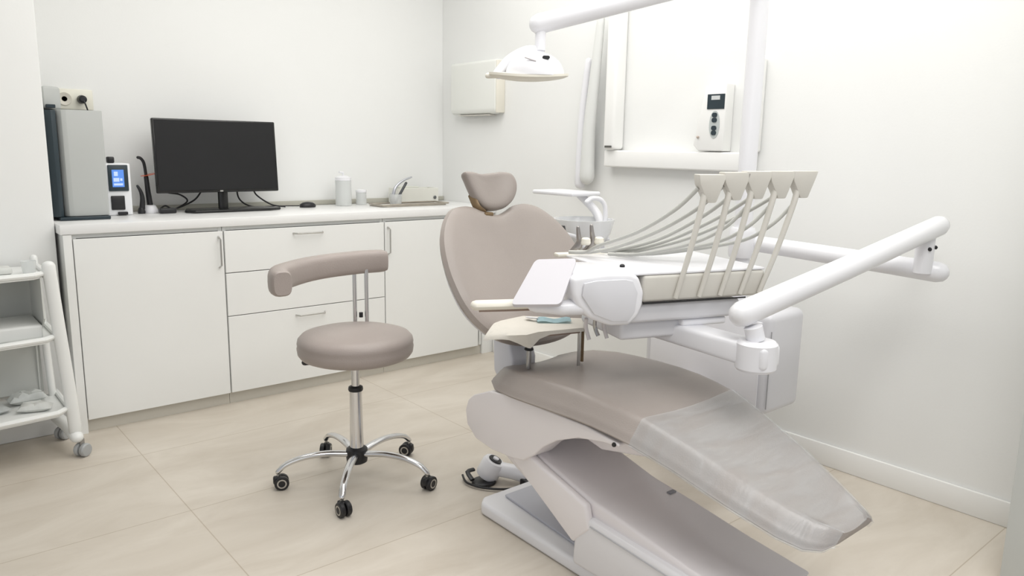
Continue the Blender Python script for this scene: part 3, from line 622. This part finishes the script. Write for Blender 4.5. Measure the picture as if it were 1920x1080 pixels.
# control keypad plate, tilted
P00, P10, P11, P01 = V((1.314, 1.555, .871)), V((1.406, 1.453, .878)), V((1.522, 1.513, .987)), V((1.446, 1.603, .979))
b = NB(); nrm = (P10 - P00).cross(P01 - P00).normalized()
rr = rrect(1, 1, .09, 4)
def bil(u, v): return (P00 * (1 - u) + P10 * u) * (1 - v) + (P01 * (1 - u) + P11 * u) * v
f0 = [b.verts.new(bil(x + .5, z + .5)) for x, z in rr]; f1 = [b.verts.new(bil(x + .5, z + .5) + nrm * .012) for x, z in rr]
b.faces.new(f0[::-1]); b.faces.new(f1)
for i in range(len(rr)): b.faces.new([f0[i], f0[(i + 1) % len(rr)], f1[(i + 1) % len(rr)], f1[i]])
kp = link('keypad_panel', b, mat('keypad_white', (.60, .585, .62), .35, coat=.15, var=.01), t)
# arm, pivot and bracket
link('socket', lathe([(.052, .690), (.058, .698), (.058, .768), (.050, .776)], (1.885, 1.145, 0), 32), PLA, t)
link('bracket', prism([(-.052, .700), (.40, .725), (.40, .785), (-.052, .768)], -.045, .045, 'y', .014, 4, M=frame(V((1.885, 1.145, 0)), V((-.02, 1, 0)).normalized(), V((-1, -.02, 0)).normalized(), UZ)), PLA, t)
link('bracket_plate', box(1.79, 1.95, 1.42, 1.62, .7405, .7995, .01, 3) if False else box(.16, .32, .03, .20, .776, .7995, .008, 3, M=MD), PLA, t)
link('pivot_neck', tube([(1.883, 1.148, .777), (1.875, 1.155, .815)], .026, 20), PLA, t)
link('upper_arm', tube([(1.862, 1.186, .848), (2.30, 1.108, .953), (2.775, 1.035, 1.066)], .0375, 26, r2=.0345, rnd=True), mat('arm_white', (.84, .84, .86), .3, coat=.3, var=.01), t)
link('elbow', tube([(2.735, 1.055, .905), (2.735, 1.055, 1.03)], .030, 18), PLA, t)
link('elbow_screw', lathe([(.006, 0), (.007, .003), (.004, .005)], (2.715, 1.030, .990), 10, Matrix.Rotation(-pi / 2, 4, 'Y')), BLK, t)
link('elbow_screw', lathe([(.006, 0), (.007, .003), (.004, .005)], (2.745, 1.024, .995), 10, Matrix.Rotation(-pi / 2, 4, 'Y')), BLK, t)
link('lower_arm', tube([(2.60, 1.63, .955), (2.69, 1.32, .932), (2.775, 1.02, .908)], .031, 24, r2=.036, rnd=True), PLA, t)
# whip arms, heads and hoses
tops = [(.186, 1.196), (.272, 1.203), (.351, 1.206), (.436, 1.207), (.520, 1.208)]
bas = [.106, .188, .262, .335, .405]
ends = [(-.03, .34), (.00, .34), (.06, .36), (.09, .33), (.13, .33)]
for i in range(5):
    ta, tz = tops[i]; ba = bas[i]
    wa = link('whip_arm', tube([W(ba, -.006, .875), W(ba + (ta - ba) * .45, -.012, 1.01), W(ta - .012, -.012, tz - .05), W(ta, -.006, tz)], .0075, 12, r2=.010, smooth=5), CRM, t)
    # fan-shaped head
    hh = [(-.016, -.022), (.012, -.022), (.036, .035), (.046, .060), (-.052, .060), (-.046, .030)]
    link('whip_head', prism([(ta + .02 + x, tz - .02 + z) for x, z in hh], -.02, .012, 'y', .004, 2, M=MD), CRM, wa)
    ea_, eb_ = ends[i]
    P = [W(ta - .004, .012, tz + .012), W(ta - .03, .05, tz - .035), W(ta * .72 + ea_ * .28, .13, tz - .11), W(ta * .4 + ea_ * .6, .22, 1.02), W(ea_ + .03, eb_ - .02, .972), W(ea_, eb_ + .02, .965)]
    if i < 2: P = [W(ta - .02, .0, tz - .0), W(ta - .06, .05, tz - .065), W(ta - .13, .14, tz - .14), W(ta - .20, .26, 1.0), W(ea_ + .01, eb_ - .01, .972), W(ea_ - .03, eb_ + .04, .966)]
    link('hose', tube(P, .0062, 10, smooth=7), HOSE, t)
    if i > 1:
        P = [W(ta - .004, .0, tz - .06), W(ta - .06, .03, tz - .13), W(ta - .13, .10, 1.02), W(ea_ + .06, .22, .975), W(ea_ + .0, .33, .962)]
        link('hose', tube(P, .0055, 10, smooth=7), HOSE, t)
# handpieces at the front
for (a, b_, dz) in ((-.005, .415, -.022), (.050, .425, -.018)):
    p = [W(a - .012, b_ + .03, .950), W(a - .004, b_ + .01, .975), W(a, b_, .995), W(a - .006, b_ - .004, 1.035 + dz), W(a - .012, b_ - .008, 1.065 + dz)]
    hp = link('handpiece', tube(p, .016, 14, r2=.006, smooth=4, rnd=True), mat('handpiece_metal', (.36, .34, .33), .28, metal=.8, var=.1, vscale=30), t)
    link('handpiece_sleeve', lathe([(.014, 0), (.0175, .006), (.016, .02), (.010, .024)], W(a + .016, b_ - .012, .985), 16), CRL, hp)
link('instrument_clip', tube([W(.055, .43, .97), W(.075, .425, .978), (W(.082, .42, .998))], .007, 10, smooth=3, rnd=True), BRN, t)
link('instrument_cradle', box(-.09, .16, .400, .44, .945, .958, .005, 2, M=MD), CRL, t)
link('console_knob', lathe([(.008, 0), (.008, .006), (.004, .009)], W(-.005, .12, .953), 14), BLK, t)
for k, (a, z1) in enumerate(((-.13, .74), (-.10, .75), (-.07, .74))):
    link('drain_tube', tube([W(a, .10, .806), W(a + .005, .11, .775), W(a + .012, .10, z1)], .006, 8, smooth=3), PLG if k != 1 else STEEL, t)

# ================================================================== small tray table standing over the seat
t = thing('tray_table', (1.66, 1.82, .585), 'small metal-legged tray table draped with beige paper, between seat and backrest', 'table')
tt = [(1.600, 1.762), (1.756, 1.721), (1.850, 1.812), (1.700, 1.960), (1.63, 1.90)]
link('tray_top', prism(tt, .700, .716, 'z', .003, 2), PINKB, t)
for p in ((1.768, 1.735), (1.815, 1.765)): link('leg', tube([(*p, .584), (*p, .6995)], .0055, 10), ALU if p[0] < 1.78 else BRN, t)
lg = link('leg', tube([(1.615, 1.815, .581), (1.615, 1.815, .6995)], .0085, 12), STEEL, t)
link('leg_ring', lathe([(.014, 0), (.016, .003), (.014, .007)], (1.615, 1.815, .645), 18), BLK, lg)
# the paper drape, a cloth thing lying over the tray
b = NB(); top = [(1.498, 1.905), (1.545, 1.80), (1.562, 1.768), (1.762, 1.712), (1.862, 1.815), (1.700, 1.985), (1.60, 1.965)]
N_ = 6; cen = V((1.69, 1.84, .722)); rings = []
op = []
for i in range(len(top)):
    a, c_ = V((*top[i], 0)), V((*top[(i + 1) % len(top)], 0))
    for j in range(5): op.append(a.lerp(c_, j / 5))
for i in range(N_ + 1):
    f = (i + 1) / (N_ + 1); rings.append([b.verts.new((cen.x + (p.x - cen.x) * f, cen.y + (p.y - cen.y) * f, .720 - (.030 * max(0, (1.60 - (cen.x + (p.x - cen.x) * f)) / .10) ** 1.6))) for p in op])
# hanging hem
hem = []
for p in op:
    drop = .012
    d = math.exp(-((p.x - 1.562) ** 2 + (p.y - 1.768) ** 2) / .0016); drop += .035 * d
    hem.append(b.verts.new((p.x + (p.x - cen.x) * .02 + .02 * d, p.y + (p.y - cen.y) * .02, rings[-1][len(hem)].co.z - drop)))
c0 = b.verts.new(cen - V((0, 0, .002))); n = len(op); rings.append(hem)
for k in range(n): b.faces.new([c0, rings[0][k], rings[0][(k + 1) % n]])
for i in range(len(rings) - 1):
    for k in range(n): b.faces.new([rings[i][k], rings[i + 1][k], rings[i + 1][(k + 1) % n], rings[i][(k + 1) % n]])
tag(link('paper_drape', b, CLOTH, smooth=60), 'beige paper drape covering the small tray table', 'drape')
t = thing('face_mask', (1.72, 1.84, .722), 'folded light blue face mask lying on the beige drape', 'mask')
b = NB(); G = [[None] * 9 for _ in range(7)]
for i in range(7):
    for j in range(9):
        x = (j / 8 - .5) * .115; y = (i / 6 - .5) * .055
        G[i][j] = b.verts.new((x, y, .004 + .0045 * (i % 2) + .006 * sin(j * 1.1) * (1 - abs(i / 3 - 1) * .5)))
for i in range(6):
    for j in range(8): b.faces.new([G[i][j], G[i][j + 1], G[i + 1][j + 1], G[i + 1][j]])
bmesh.ops.solidify(b, geom=b.faces[:], thickness=.002)
b.transform(Matrix.Translation(V((1.742, 1.835, .7215))) @ Matrix.Rotation(radians(-38), 4, 'Z'))
link('fabric', b, MASK, t)
link('nose_strip', tube([(1.70, 1.905, .728), (1.685, 1.90, .73), (1.70, 1.865, .732)], .008, 8, smooth=4, flat=(1.4, .4)), PLA, t)

# ================================================================== camera
F = V((0.63544951, 0.75058077, -0.18119718)); Rt = V((0.76518183, -0.64357509, 0.01754622)); U = V((0.10344414, 0.14979853, 0.98329025))
cam = bpy.data.cameras.new('camera'); co = bpy.data.objects.new('camera', cam); COL.objects.link(co)
co.matrix_world = frame(V((0, 0, 1.30)), Rt, U, -F)
cam.sensor_width = 36; cam.lens = 1421.56 / 1920 * 36; cam.clip_start = .02
bpy.context.scene.camera = co

# ================================================================== light
def area(name, loc, sx, sy, power, rot=(0, 0, 0), col=(1, 1, 1)):
    l = bpy.data.lights.new(name, 'AREA'); l.shape = 'RECTANGLE'; l.size = sx; l.size_y = sy; l.energy = power; l.color = col
    o = bpy.data.objects.new(name, l); o.location = loc; o.rotation_euler = rot; COL.objects.link(o); return o
area('ceiling_panel_light', (1.8, 2.2, H - .02), 2.0, 2.8, 41, col=(1, .985, .96))
area('ceiling_panel_light', (1.5, .1, H - .02), 2.4, .8, 30, col=(1, .985, .96))
area('left_fill_light', (-1.6, -.9, 1.7), 2.2, 2.2, 9, rot=(radians(80), 0, radians(-50)), col=(.97, .985, 1))  # unseen fill added behind the camera to brighten the left-facing sides
w = bpy.data.worlds.new('world'); bpy.context.scene.world = w; w.use_nodes = True
w.node_tree.nodes['Background'].inputs['Color'].default_value = (.95, .97, 1, 1); w.node_tree.nodes['Background'].inputs['Strength'].default_value = .44
sc = bpy.context.scene
sc.view_settings.view_transform = 'Standard'; sc.view_settings.look = 'None'; sc.view_settings.exposure = .2
